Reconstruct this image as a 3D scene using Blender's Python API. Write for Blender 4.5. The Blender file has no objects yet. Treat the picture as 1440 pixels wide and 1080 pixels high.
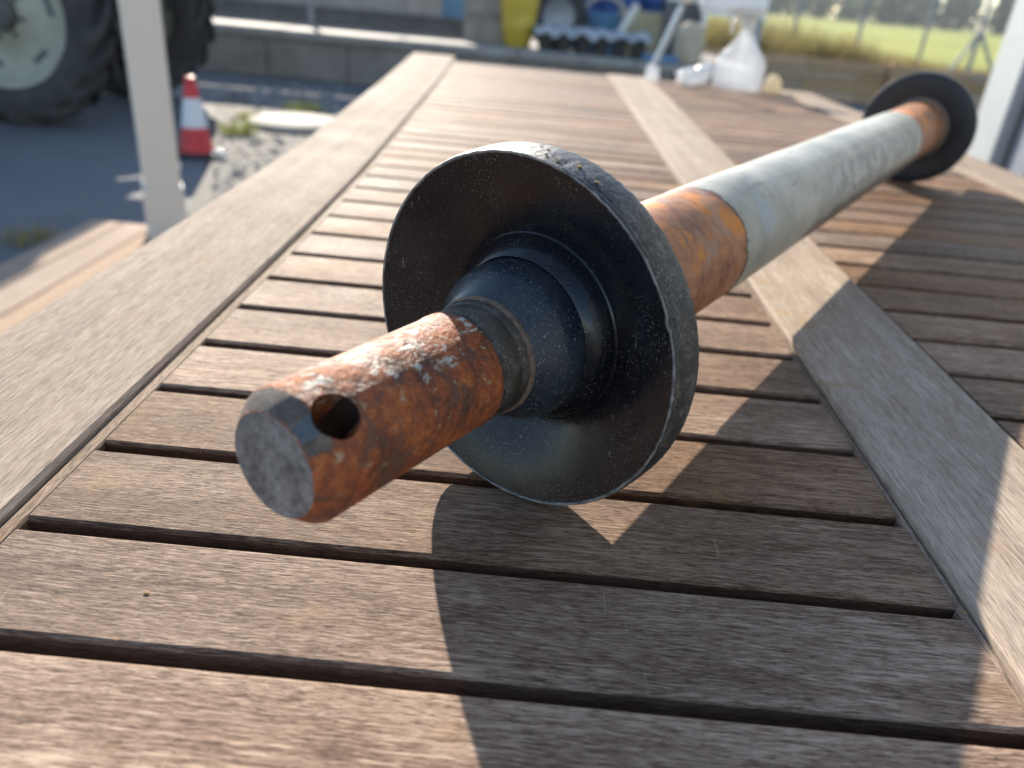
import bpy, bmesh, math, random
from mathutils import Vector, Matrix, Euler
from mathutils import noise as mn
random.seed(7)
S = bpy.context.scene
COL = S.collection
h = 0.22                 # camera height above the table top (m); table measures are multiples of it
TZ = 0.89                # table top height
PI = math.pi
R = math.radians

# ---------------------------------------------------------------- camera
FPX, VP, SL = 1081.0, (779.0, -12.0), 0.0913
def cam_axes():
    Y = Vector(((VP[0]-720)/FPX, -(VP[1]-540)/FPX, -1)).normalized()
    Z = Vector((1, -SL, 0)).cross(Y).normalized()
    if Z.y < 0: Z = -Z
    X = Y.cross(Z)
    return X, Y, Z
_X, _Y, _Z = cam_axes()
ROT = Matrix((_X, _Y, _Z))
CAM = Vector((0, 0, TZ+h))
cd = bpy.data.cameras.new('camera')
cam = bpy.data.objects.new('camera', cd); COL.objects.link(cam)
cam.matrix_world = Matrix.Translation(CAM) @ ROT.to_4x4()
cd.sensor_width = 36; cd.lens = 36*FPX/1440
cd.clip_start = 0.01; cd.clip_end = 3000
cd.dof.use_dof = True; cd.dof.focus_distance = 0.345; cd.dof.aperture_fstop = 6.6; cd.dof.aperture_blades = 0
S.camera = cam
def ray(px, py):
    return ROT @ Vector(((px-720)/FPX, -(py-540)/FPX, -1))
def atz(px, py, z=0.0):
    r = ray(px, py); return CAM + r*((z-CAM.z)/r.z)
def aty(px, py, y):
    r = ray(px, py); return CAM + r*(y/r.y)

# ---------------------------------------------------------------- world, sun, exposure
ELEV, AZ = R(24.6), R(-19.7)            # azimuth from +Y, negative towards -X
W = bpy.data.worlds.new('World'); S.world = W; W.use_nodes = True
nt = W.node_tree; bg = nt.nodes['Background']
sky = nt.nodes.new('ShaderNodeTexSky'); sky.sky_type = 'NISHITA'; sky.sun_disc = False
sky.sun_elevation = ELEV; sky.sun_rotation = AZ; sky.air_density = 1.0; sky.dust_density = 0.3; sky.ozone_density = 1.6
nt.links.new(sky.outputs[0], bg.inputs[0]); bg.inputs[1].default_value = 0.12
sd = bpy.data.lights.new('sun', 'SUN'); sd.energy = 5.0; sd.angle = R(0.53); sd.color = (1, 0.90, 0.76)
sun = bpy.data.objects.new('sun', sd); COL.objects.link(sun)
SUNDIR = Vector((math.sin(AZ)*math.cos(ELEV), math.cos(AZ)*math.cos(ELEV), math.sin(ELEV)))
sun.rotation_euler = SUNDIR.to_track_quat('Z', 'Y').to_euler()
sun.location = (-2, 5, 6)
vs = S.view_settings; vs.view_transform = 'Standard'; vs.look = 'None'; vs.gamma = 1; vs.exposure = 1.2
S.cycles.max_bounces = 8; S.cycles.caustics_reflective = False; S.cycles.caustics_refractive = False
S.cycles.use_denoising = True

# ---------------------------------------------------------------- material helper
class NT:
    def __init__(s, name):
        s.m = bpy.data.materials.new(name); s.m.use_nodes = True
        s.t = s.m.node_tree; s.b = s.t.nodes['Principled BSDF']; s.out = s.t.nodes['Material Output']
    def n(s, typ, **kw):
        o = s.t.nodes.new('ShaderNode'+typ)
        for k, v in kw.items(): setattr(o, k, v)
        return o
    def l(s, a, b): s.t.links.new(a, b)
    def set(s, sock, v):
        if hasattr(v, 'links'): s.l(v, sock)
        else: sock.default_value = v
    def coord(s, kind='Object'):
        return s.n('TexCoord').outputs[kind]
    def rnd(s): return s.n('ObjectInfo').outputs['Random']
    def map(s, vec, scale=(1,1,1), loc=(0,0,0), rot=(0,0,0)):
        m = s.n('Mapping'); s.l(vec, m.inputs[0])
        s.set(m.inputs['Scale'], scale); s.set(m.inputs['Location'], loc); s.set(m.inputs['Rotation'], rot)
        return m.outputs[0]
    def noise(s, vec, scale=5, detail=3, rough=0.5, dist=0.0):
        o = s.n('TexNoise'); s.l(vec, o.inputs['Vector'])
        o.inputs['Scale'].default_value = scale; o.inputs['Detail'].default_value = detail
        o.inputs['Roughness'].default_value = rough; o.inputs['Distortion'].default_value = dist
        return o.outputs[0]
    def voro(s, vec, scale=5, feature='F1'):
        o = s.n('TexVoronoi', feature=feature); s.l(vec, o.inputs['Vector']); o.inputs['Scale'].default_value = scale
        return o.outputs['Distance']
    def math(s, op, a, b=0.0, c=None, clamp=False):
        o = s.n('Math', operation=op, use_clamp=clamp); s.set(o.inputs[0], a); s.set(o.inputs[1], b)
        if c is not None: s.set(o.inputs[2], c)
        return o.outputs[0]
    def step(s, v, a, b, lo=0.0, hi=1.0):
        o = s.n('MapRange', interpolation_type='SMOOTHSTEP'); s.l(v, o.inputs[0])
        o.inputs[1].default_value = a; o.inputs[2].default_value = b
        o.inputs[3].default_value = lo; o.inputs[4].default_value = hi
        return o.outputs[0]
    def ramp(s, v, stops):
        o = s.n('ValToRGB'); s.l(v, o.inputs[0]); e = o.color_ramp.elements
        while len(e) < len(stops): e.new(0.5)
        for i, (p, c) in enumerate(stops): e[i].position = p; e[i].color = (*c, 1)
        return o.outputs[0]
    def mix(s, f, a, b, mode='MIX'):
        o = s.n('Mix', data_type='RGBA', blend_type=mode, clamp_factor=True)
        s.set(o.inputs[0], f)
        for i, v in ((6, a), (7, b)):
            if hasattr(v, 'links'): s.l(v, o.inputs[i])
            else: o.inputs[i].default_value = (*v, 1)
        return o.outputs[2]
    def sep(s, vec):
        o = s.n('SeparateXYZ'); s.l(vec, o.inputs[0]); return o.outputs
    def bump(s, v, strength=0.3, dist=0.001):
        o = s.n('Bump'); s.l(v, o.inputs['Height']); o.inputs['Strength'].default_value = strength
        o.inputs['Distance'].default_value = dist; s.l(o.outputs[0], s.b.inputs['Normal'])
    def fin(s, color=None, rough=0.6, metal=0.0, spec=0.5):
        if color is not None:
            if hasattr(color, 'links'): s.l(color, s.b.inputs['Base Color'])
            else: s.b.inputs['Base Color'].default_value = (*color, 1)
        s.set(s.b.inputs['Roughness'], rough); s.b.inputs['Metallic'].default_value = metal
        s.b.inputs['Specular IOR Level'].default_value = spec
        return s.m
def mottled(name, c1, c2, scale=6, rough=0.6, metal=0.0, bump=0.15, bdist=0.003, detail=4, spec=0.5):
    t = NT(name); co = t.coord(); n = t.noise(co, scale, detail, 0.6)
    n2 = t.noise(co, scale*7, 3, 0.6)
    f = t.math('ADD', t.math('MULTIPLY', n, 0.65), t.math('MULTIPLY', n2, 0.35))
    c = t.ramp(f, [(0.36, c1), (0.64, c2)])
    if bump: t.bump(n2, bump, bdist)
    return t.fin(c, rough, metal, spec)

# weathered hardwood, grain along one object axis (0 = X, 1 = Y)
def weathered(name, axis, dark, mid, light, seedoff=0.0, bump=0.5, along=1.0, rough=0.62, blotch=0.55, spec=0.22, vary=0.30, pore=0.75):
    t = NT(name); co = t.coord(); rn = t.rnd()
    off = t.n('CombineXYZ'); 
    t.l(t.math('MULTIPLY_ADD', rn, 7.3, seedoff), off.inputs[0]); t.l(t.math('MULTIPLY', rn, 3.1), off.inputs[1]); t.l(t.math('MULTIPLY', rn, 11.0), off.inputs[2])
    va = t.n('VectorMath', operation='ADD'); t.l(co, va.inputs[0]); t.l(off.outputs[0], va.inputs[1]); v = va.outputs[0]
    def sc(a, c): return (a*along, c, c) if axis == 0 else (c, a*along, c)
    wv = t.n('VectorMath', operation='ADD'); t.l(v, wv.inputs[0])
    wn = t.n('TexNoise'); t.l(v, wn.inputs['Vector']); wn.inputs['Scale'].default_value = 9; wn.inputs['Detail'].default_value = 2
    ws = t.n('VectorMath', operation='SCALE'); t.l(wn.outputs[1], ws.inputs[0]); ws.inputs['Scale'].default_value = 0.005
    t.l(ws.outputs[0], wv.inputs[1]); v2 = wv.outputs[0]
    fine = t.noise(t.map(v2, sc(130, 1900)), 1, 3, 0.7)
    pores = t.noise(t.map(v2, sc(140, 2400)), 1, 2, 0.6)
    streak = t.noise(t.map(v2, sc(36, 560)), 1, 3, 0.6)
    band = t.noise(t.map(v2, sc(3.0, 40)), 1, 3, 0.55)
    patch = t.noise(v, 11, 4, 0.6)
    f = t.math('ADD', t.math('ADD', t.math('MULTIPLY', fine, 0.50), t.math('MULTIPLY', streak, 0.20)),
               t.math('ADD', t.math('MULTIPLY', band, 0.18), t.math('MULTIPLY', patch, 0.12)))
    c = t.ramp(f, [(0.415, dark), (0.50, mid), (0.585, light)])
    c = t.mix(t.math('MULTIPLY', t.step(pores, 0.57, 0.66), pore), c, tuple(x*0.4 for x in dark))
    # bleached fibres in patches
    bl = t.math('MULTIPLY', t.step(patch, 0.5, 0.66), t.step(streak, 0.48, 0.66))
    c = t.mix(t.math('MULTIPLY', bl, blotch), c, tuple(min(1, x*1.45) for x in light))
    # scratches across the grain and a few ochre stains
    scr = t.math('MULTIPLY', t.step(t.noise(t.map(v, (420, 420, 420) if 0 else ((520, 26, 40) if axis == 0 else (26, 520, 40)), rot=(0,0,0.35)), 1, 1, 0.5), 0.70, 0.74), t.step(t.noise(v, 17, 2, 0.5), 0.52, 0.62))
    c = t.mix(t.math('MULTIPLY', scr, 0.35), c, tuple(min(1, x*1.25) for x in light))
    sta = t.math('MULTIPLY', t.step(t.noise(t.map(v, (1,1,1), (3,5,0)), 26, 3, 0.6), 0.63, 0.72), 0.35)
    c = t.mix(sta, c, (0.33,0.20,0.09))
    # individual tint
    hs = t.n('HueSaturation'); t.l(c, hs.inputs['Color'])
    t.l(t.math('MULTIPLY_ADD', rn, vary, 1.0-vary/2), hs.inputs['Value'])
    t.l(t.math('MULTIPLY_ADD', t.math('FRACT', t.math('MULTIPLY', rn, 17.0)), 0.35, 0.82), hs.inputs['Saturation'])
    c = hs.outputs[0]
    hgt = t.math('ADD', t.math('MULTIPLY', fine, 0.8), t.math('SUBTRACT', t.math('MULTIPLY', streak, 0.5), t.math('MULTIPLY', t.step(pores, 0.60, 0.70), 0.5)))
    t.bump(hgt, bump, 0.0006)
    return t.fin(c, t.step(patch, 0.3, 0.7, rough-0.05, rough+0.07), 0, spec)

M = {}
M['slat'] = weathered('weathered_slat_wood', 0, (0.082,0.044,0.027), (0.205,0.123,0.079), (0.38,0.268,0.187), bump=0.9, rough=0.62, spec=0.13, vary=0.46)
M['rail'] = weathered('weathered_rail_wood', 1, (0.215,0.17,0.134), (0.335,0.272,0.220), (0.45,0.38,0.318), 3.3, 0.5, 0.55, 0.80, 0.25, 0.09, 0.2, 0.45)
M['strip'] = weathered('edge_strip_wood', 1, (0.12,0.085,0.06), (0.21,0.155,0.115), (0.33,0.26,0.20), 8.3, 0.5, 1.0, 0.7, 0.3, 0.12)
M['slatside'] = weathered('dirt_and_gap_shade_side', 0, (0.055,0.032,0.020), (0.10,0.060,0.039), (0.15,0.095,0.065), 2.2, 0.5, 1.0, 0.8, 0.0, 0.1)  # side faces darkened to paint in the gap shade, besides dirt
M['deckwood'] = weathered('deck_pine', 1, (0.26,0.18,0.125), (0.36,0.26,0.19), (0.46,0.36,0.27), 1.1, 0.3, 0.4, 0.8, 0.3, 0.1)
M['timber'] = weathered('timber_brown', 0, (0.34,0.21,0.12), (0.48,0.31,0.18), (0.58,0.41,0.25), 5.1, 0.4, 0.2, 0.75, 0.2)

def mk_rust():
    t = NT('rusty_steel_pin'); co = t.coord(); x, y, z = t.sep(co)
    a = t.noise(co, 60, 5, 0.65); b = t.noise(co, 260, 4, 0.7); c_ = t.noise(co, 900, 2, 0.6)
    f = t.math('ADD', t.math('MULTIPLY', a, 0.5), t.math('ADD', t.math('MULTIPLY', b, 0.32), t.math('MULTIPLY', c_, 0.18)))
    col = t.ramp(f, [(0.37, (0.05,0.02,0.013)), (0.45, (0.15,0.045,0.019)), (0.52, (0.30,0.076,0.022)), (0.59, (0.43,0.125,0.030)), (0.68, (0.55,0.27,0.12))])
    # greyish millscale patches
    gm = t.step(t.noise(co, 85, 4, 0.6, 0.6), 0.54, 0.62)
    col = t.mix(t.math('MULTIPLY', gm, 0.7), col, (0.10,0.058,0.042))
    # pale paint flakes near the top
    up = t.step(z, 0.010, 0.021)
    fl = t.step(t.math('ADD', t.noise(t.map(co, (1,0.55,1)), 190, 5, 0.65, 0.3), t.math('MULTIPLY', up, 0.13)), 0.715, 0.725)
    col = t.mix(t.math('MULTIPLY', fl, up), col, (0.56,0.50,0.42))
    fl2 = t.math('MULTIPLY', t.step(t.noise(t.map(co, (1,1,1), (0.3,0.2,0.1)), 240, 4, 0.65), 0.625, 0.64), t.step(z, -0.012, 0.008))
    col = t.mix(t.math('MULTIPLY', fl2, 0.75), col, (0.42,0.32,0.2))
    # chamfer and end: worn bare metal at the very front
    fr = t.step(t.math('ADD', y, t.math('MULTIPLY', t.math('SUBTRACT', a, 0.5), 0.004)), -0.1235, -0.1200, 1, 0)
    col = t.mix(t.math('MULTIPLY', fr, 0.0), col, t.ramp(b, [(0.35,(0.055,0.055,0.06)), (0.6,(0.16,0.155,0.15))]))
    t.bump(t.math('ADD', t.math('MULTIPLY', b, 0.7), t.math('ADD', t.math('MULTIPLY', a, 0.8), t.math('MULTIPLY', fl, 0.35))), 1.0, 0.0026)
    return t.fin(col, t.step(a, 0.35, 0.65, 0.5, 0.75), 0, 0.5)
M['rust'] = mk_rust()
def mk_endface():
    t = NT('sawn_steel_end'); co = t.coord()
    a = t.noise(co, 300, 4, 0.6); b = t.noise(t.map(co, (1,1,0.5), rot=(0,0.6,0)), 1000, 3, 0.6); e = t.noise(co, 70, 3, 0.6)
    col = t.ramp(t.math('ADD', t.math('MULTIPLY', a, 0.5), t.math('MULTIPLY', e, 0.5)), [(0.40,(0.075,0.076,0.08)), (0.60,(0.23,0.225,0.22))])
    col = t.mix(t.math('MULTIPLY', t.step(b, 0.52, 0.70), t.step(e, 0.35, 0.65)), col, (0.36,0.35,0.33))
    t.bump(b, 0.5, 0.0006)
    return t.fin(col, 0.5, 0.0, 0.5)
M['endface'] = mk_endface()
def mk_facet():  # bare metal facet, sky reflection painted in as a bluish colour
    t = NT('sky_tinted_metal'); co = t.coord(); n = t.noise(co, 500, 3, 0.6)
    return t.fin(t.ramp(n, [(0.3,(0.055,0.066,0.078)), (0.7,(0.10,0.115,0.13))]), 0.5, 0.0)
M['facet'] = mk_facet()

def mk_black(name, base, base2, rough=0.28, dust=1.0, rim=False):
    t = NT(name); co = t.coord(); x, y, z = t.sep(co)
    a = t.noise(co, 40, 4, 0.6); f = t.noise(co, 1300, 1, 0.5); g = t.noise(co, 520, 2, 0.5)
    col = t.ramp(a, [(0.35, base), (0.68, base2)])
    clus = t.step(t.noise(co, 30, 3, 0.6), 0.42, 0.66)
    sp = t.math('MULTIPLY', t.step(f, 0.665, 0.72), t.math('ADD', clus, 0.25))
    sp2 = t.math('MULTIPLY', t.step(g, 0.69, 0.72), clus)
    dm = t.math('MULTIPLY', t.math('MAXIMUM', sp, sp2), 0.75*dust, clamp=True)
    col = t.mix(dm, col, (0.34,0.31,0.27))
    film = t.math('MULTIPLY', t.step(t.noise(t.map(co,(1,1,1),(2,3,1)), 22, 5, 0.65), 0.5, 0.75), 0.05*dust)
    col = t.mix(film, col, (0.3,0.28,0.25))
    # scratches
    sc = t.noise(t.map(co, (700, 700, 18), rot=(0.2,0.5,0.3)), 1, 1, 0.5)
    sm = t.math('MULTIPLY', t.step(sc, 0.735, 0.76), t.step(t.noise(co, 55, 2, 0.5), 0.54, 0.62))
    col = t.mix(t.math('MULTIPLY', sm, 0.5*dust), col, (0.36,0.34,0.31))
    if rim:
        wear = t.step(t.noise(co, 110, 7, 0.75), 0.50, 0.66)
        col = t.mix(t.math('MULTIPLY', wear, 0.6), col, (0.17,0.16,0.145))
        ds = t.math('MULTIPLY', t.step(t.noise(co, 1100, 3, 0.65), 0.54, 0.64), t.step(t.noise(co, 70, 4, 0.6), 0.40, 0.60))
        col = t.mix(t.math('MULTIPLY', ds, 0.5), col, (0.34,0.31,0.26))
        t.bump(t.noise(co, 420, 5, 0.7), 0.6, 0.0008)
    else:
        t.bump(t.math('ADD', t.noise(co, 160, 3, 0.6), t.math('MULTIPLY', dm, 0.6)), 0.12, 0.0006)
    r = t.math('ADD', t.step(a, 0.3, 0.7, rough-0.05, rough+0.09), t.math('MULTIPLY', t.math('ADD', dm, film), 0.5))
    return t.fin(col, r, 0, 0.42)
M['black'] = mk_black('glossy_black_paint', (0.006,0.007,0.010), (0.011,0.012,0.016), 0.2, 0.8)
M['blackhub'] = mk_black('blue_black_hub_paint', (0.014,0.022,0.034), (0.030,0.040,0.053), 0.27, 2.2)
M['blackrim'] = mk_black('scuffed_black_rim', (0.009,0.011,0.014), (0.018,0.020,0.023), 0.40, 1.0, True)
M['collar'] = mk_black('dusty_black_collar', (0.022,0.02,0.017), (0.085,0.07,0.052), 0.45, 1.3, True)
M['blackfar'] = mk_black('matt_black_disc', (0.014,0.014,0.017), (0.024,0.023,0.026), 0.42, 0.5)
M['rimedge'] = mottled('worn_rim_edge', (0.05,0.05,0.05), (0.36,0.34,0.31), 160, 0.6, bump=0.6, bdist=0.001)
M['chamfer'] = mottled('brown_grey_chamfer', (0.05,0.035,0.028), (0.17,0.13,0.10), 170, 0.6, bump=0.6, bdist=0.001)
M['hole_shade'] = mottled('painted_hole_shade', (0.008,0.006,0.005), (0.03,0.018,0.012), 200, 0.5, bump=0.4, bdist=0.001)  # dark colour paints the shade inside the pin's cross hole
M['weldring'] = mottled('brown_weld_ring', (0.10,0.065,0.045), (0.24,0.17,0.12), 300, 0.75, bump=0.5, bdist=0.001)

def mk_pipe():
    t = NT('painted_and_rusted_pipe'); co = t.coord(); x, y, z = t.sep(co)
    a = t.noise(co, 28, 5, 0.65); b = t.noise(co, 150, 4, 0.7); g = t.noise(co, 600, 2, 0.6)
    f = t.math('ADD', t.math('MULTIPLY', a, 0.6), t.math('MULTIPLY', b, 0.4))
    rust = t.ramp(f, [(0.36,(0.14,0.05,0.025)), (0.46,(0.26,0.10,0.045)), (0.54,(0.36,0.15,0.065)), (0.66,(0.42,0.24,0.14))])
    sp = t.math('MULTIPLY', t.step(t.noise(co, 26, 4, 0.6), 0.50, 0.60), t.step(z, 0.004, 0.024))
    rust = t.mix(t.math('MULTIPLY', sp, 0.95), rust, (0.62,0.21,0.025))
    rust = t.mix(t.math('MULTIPLY', t.step(t.noise(co, 48, 3, 0.6), 0.56, 0.66), 0.45), rust, (0.30,0.23,0.19))
    pn = t.noise(co, 16, 5, 0.65)
    paint = t.ramp(pn, [(0.34,(0.24,0.235,0.19)), (0.5,(0.37,0.355,0.295)), (0.66,(0.48,0.455,0.385))])
    scuff = t.step(t.noise(t.map(co, (70,16,70)), 1, 4, 0.65), 0.60, 0.70)
    paint = t.mix(t.math('MULTIPLY', scuff, 0.7), paint, (0.17,0.17,0.15))
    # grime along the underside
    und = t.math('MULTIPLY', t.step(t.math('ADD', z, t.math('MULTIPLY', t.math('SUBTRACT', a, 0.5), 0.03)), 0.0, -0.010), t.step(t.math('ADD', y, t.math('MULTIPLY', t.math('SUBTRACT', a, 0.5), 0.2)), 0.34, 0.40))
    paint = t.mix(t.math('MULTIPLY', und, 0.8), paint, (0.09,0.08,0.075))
    # worn pale stencil marks: rows of blurred strokes on the camera side
    st = t.step(t.noise(t.map(co, (60,40,60)), 1, 2, 0.5), 0.46, 0.53)
    zone = t.math('MULTIPLY', t.math('MULTIPLY', t.step(y, 0.36, 0.46), t.step(y, 0.87, 0.83)),
                  t.math('MULTIPLY', t.step(z, -0.004, 0.002), t.step(z, 0.030, 0.024)))
    zone = t.math('MULTIPLY', zone, t.step(x, 0.0, 0.01))
    paint = t.mix(t.math('MULTIPLY', zone, 0.8), paint, (0.17,0.175,0.16))
    paint = t.mix(t.math('MULTIPLY', t.math('MULTIPLY', zone, st), 0.7), paint, (0.44,0.44,0.40))
    # pale blue label remnant
    e = t.math('SUBTRACT', y, 0.252); d2 = t.math('ADD', t.math('MULTIPLY', e, e), t.math('POWER', t.math('SUBTRACT', z, 0.020), 2.0))
    lab = t.math('MULTIPLY', t.step(t.math('ADD', d2, t.math('MULTIPLY', t.math('SUBTRACT', b, 0.5), 0.0004)), 0.00022, 0.0001), t.step(x, 0.0, 0.01))
    paint = t.mix(t.math('MULTIPLY', lab, 0.35), paint, (0.34,0.44,0.54))
    jn = t.math('MULTIPLY', t.math('SUBTRACT', t.noise(co, 95, 5, 0.75), 0.5), 0.014)
    yy = t.math('ADD', y, jn)
    m1 = t.math('MULTIPLY', t.step(yy, 0.2068, 0.2076), t.step(yy, 0.884, 0.883))
    col = t.mix(m1, rust, paint)
    line = t.math('MULTIPLY', t.step(yy, 0.2050, 0.2058), t.step(yy, 0.2080, 0.2070))
    col = t.mix(t.math('MULTIPLY', line, 0.85), col, (0.06,0.04,0.03))
    t.bump(t.math('ADD', t.math('MULTIPLY', b, 0.5), t.math('MULTIPLY', m1, 0.4)), 0.35, 0.001)
    return t.fin(col, t.math('ADD', t.math('MULTIPLY', m1, -0.16), 0.58), 0, 0.5)
M['pipe'] = mk_pipe()

def mk_asphalt():
    t = NT('old_asphalt'); co = t.coord()
    a = t.noise(co, 0.55, 5, 0.6); b = t.noise(co, 9, 5, 0.7); v = t.voro(co, 70)
    c = t.ramp(a, [(0.35,(0.10,0.105,0.115)), (0.65,(0.16,0.162,0.168))])
    c = t.mix(t.math('MULTIPLY', t.step(v, 0.28, 0.1), 0.5), c, (0.17,0.165,0.16))
    c = t.mix(t.math('MULTIPLY', t.step(b, 0.55, 0.72), 0.6), c, (0.20,0.185,0.16))
    t.bump(v, 0.5, 0.008)
    return t.fin(c, 0.85)
M['asphalt'] = mk_asphalt()
M['gravel'] = mottled('pale_gravel', (0.035,0.034,0.031), (0.10,0.093,0.082), 14, 0.85, bump=0.4)
M['concrete'] = mottled('old_concrete', (0.17,0.15,0.13), (0.29,0.26,0.23), 3.0, 0.85, bump=0.4, bdist=0.006)
M['capstone'] = mottled('pale_concrete_cap', (0.24,0.22,0.195), (0.40,0.375,0.335), 3, 0.8, bump=0.3)
M['slabtop'] = mottled('pale_slab', (0.24,0.225,0.195), (0.33,0.31,0.275), 5, 0.8, bump=0.3)
M['field'] = mottled('green_field', (0.17,0.20,0.008), (0.33,0.33,0.02), 0.11, 0.9, bump=0)
M['white'] = mottled('white_paint', (0.69,0.635,0.55), (0.73,0.675,0.59), 2, 0.5, bump=0.0)
M['clad'] = mottled('pale_grey_cladding', (0.40,0.435,0.45), (0.47,0.505,0.52), 4, 0.45, bump=0.05)
M['seam'] = mottled('dark_grey_seal', (0.07,0.075,0.08), (0.11,0.115,0.12), 8, 0.6)
M['frame'] = mottled('blue_grey_frame', (0.20,0.23,0.28), (0.27,0.30,0.35), 6, 0.5)
M['red'] = mottled('red_cone_plastic', (0.50,0.012,0.018), (0.62,0.022,0.028), 9, 0.4, bump=0.06)
M['conewhite'] = mottled('white_reflective_band', (0.66,0.67,0.70), (0.76,0.77,0.79), 20, 0.45, bump=0.05)
M['rubber'] = mottled('black_rubber', (0.020,0.020,0.021), (0.045,0.043,0.042), 12, 0.75, bump=0.3)
M['tyre'] = mottled('dusty_tyre_rubber', (0.018,0.018,0.019), (0.055,0.052,0.05), 6, 0.7, bump=0.3)
M['rim'] = mottled('faded_grey_green_rim', (0.30,0.29,0.22), (0.44,0.43,0.345), 5, 0.55, bump=0.1)
M['hubdark'] = mottled('dark_wheel_hub', (0.06,0.06,0.055), (0.13,0.13,0.12), 10, 0.6)
M['tracbody'] = mottled('faded_tractor_blue', (0.05,0.09,0.16), (0.09,0.14,0.22), 4, 0.5)
M['greymetal'] = mottled('grey_steel', (0.22,0.23,0.245), (0.34,0.35,0.365), 6, 0.45, 0.3)
M['darkmetal'] = mottled('dark_grey_steel', (0.085,0.092,0.10), (0.14,0.148,0.158), 5, 0.55, 0.2)
M['galv'] = mottled('galvanised_steel', (0.42,0.44,0.46), (0.58,0.60,0.62), 12, 0.35, 0.6)
M['yellow'] = mottled('yellow_plastic', (0.52,0.36,0.03), (0.66,0.47,0.05), 4, 0.45, bump=0.08)
M['stone'] = mottled('weathered_stone_pillar', (0.20,0.17,0.14), (0.34,0.30,0.255), 5, 0.85, bump=0.4)
M['blue'] = mottled('blue_plastic', (0.018,0.075,0.26), (0.035,0.13,0.37), 3, 0.4, bump=0.08)
M['bluel'] = mottled('pale_blue_plastic', (0.07,0.20,0.36), (0.12,0.27,0.44), 4, 0.5, bump=0.1)
M['tan'] = mottled('tan_board', (0.36,0.29,0.15), (0.47,0.39,0.23), 4, 0.7, bump=0.15)
M['sand'] = mottled('beige_sack', (0.46,0.37,0.26), (0.58,0.49,0.36), 5, 0.8, bump=0.3)
M['film'] = mottled('silvery_plastic_film', (0.55,0.58,0.60), (0.74,0.76,0.78), 14, 0.22, 0.1, 0.5, 0.01)
M['crumb'] = mottled('ochre_crumb', (0.20,0.12,0.04), (0.34,0.22,0.09), 900, 0.8, bump=0)
M['wax'] = mottled('cream_wax', (0.78,0.72,0.58), (0.84,0.79,0.67), 14, 0.45, bump=0.05)
M['glassdark'] = mottled('window_glass', (0.06,0.13,0.26), (0.10,0.20,0.36), 3, 0.08, bump=0)
def mk_plastic():
    t = NT('cloudy_clear_plastic'); b = t.b
    n = t.noise(t.coord(), 30, 3, 0.6)
    t.fin(t.ramp(n, [(0.3,(0.80,0.83,0.86)), (0.7,(0.92,0.93,0.95))]), 0.12)
    b.inputs['Transmission Weight'].default_value = 0.55; b.inputs['IOR'].default_value = 1.25
    return t.m
M['plastic'] = mk_plastic()
def mk_trans(name, col, tr, clear=0.0, rough=0.3, bump=0.0):
    t = NT(name); n = t.noise(t.coord(), 25, 4, 0.6)
    c = t.ramp(n, [(0.3, tuple(x*0.86 for x in col)), (0.7, col)])
    t.fin(c, rough)
    if bump: t.bump(n, bump, 0.01)
    tl = t.n('BsdfTranslucent'); t.l(c, tl.inputs[0]); mx = t.n('MixShader'); mx.inputs[0].default_value = tr
    t.l(t.b.outputs[0], mx.inputs[1]); t.l(tl.outputs[0], mx.inputs[2]); last = mx
    if clear:
        tp = t.n('BsdfTransparent'); m2 = t.n('MixShader'); m2.inputs[0].default_value = clear
        t.l(last.outputs[0], m2.inputs[1]); t.l(tp.outputs[0], m2.inputs[2]); last = m2
    t.l(last.outputs[0], t.out.inputs[0]); return t.m
M['plastic'] = mk_trans('cloudy_clear_plastic', (0.84,0.88,0.93), 0.42, 0.62, 0.1)
M['film'] = mk_trans('silvery_plastic_film', (0.82,0.85,0.88), 0.5, 0.1, 0.2, 0.4)
M['wax'] = mk_trans('cream_wax', (0.86,0.78,0.60), 0.6, 0, 0.45)
M['tankwhite'] = mk_trans('white_tank_plastic', (0.86,0.87,0.88), 0.5, 0, 0.4)
def mk_leaf(name, c1, c2, tr=0.4):
    t = NT(name); g = t.n('NewGeometry'); 
    c = t.ramp(g.outputs['Random Per Island'], [(0.0, c1), (1.0, c2)])
    t.fin(c, 0.6)
    tl = t.n('BsdfTranslucent'); t.l(c, tl.inputs[0]); mx = t.n('MixShader'); mx.inputs[0].default_value = tr
    t.l(t.b.outputs[0], mx.inputs[1]); t.l(tl.outputs[0], mx.inputs[2]); t.l(mx.outputs[0], t.out.inputs[0])
    return t.m
M['drygrass'] = mk_leaf('dry_grass', (0.19,0.19,0.06), (0.40,0.30,0.13))
M['brushgrass'] = mk_leaf('rust_brown_weeds', (0.30,0.20,0.09), (0.46,0.32,0.16))
M['weed'] = mk_leaf('green_weed', (0.15,0.19,0.04), (0.32,0.32,0.09))
M['pine'] = mk_leaf('forest_leaves', (0.10,0.145,0.085), (0.18,0.235,0.13), 0.45)
M['pebbles'] = mk_leaf('mixed_pebbles', (0.06,0.057,0.05), (0.42,0.39,0.34), 0.0)
M['trunk'] = mottled('tree_bark', (0.07,0.05,0.035), (0.13,0.10,0.07), 3, 0.9)

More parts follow.
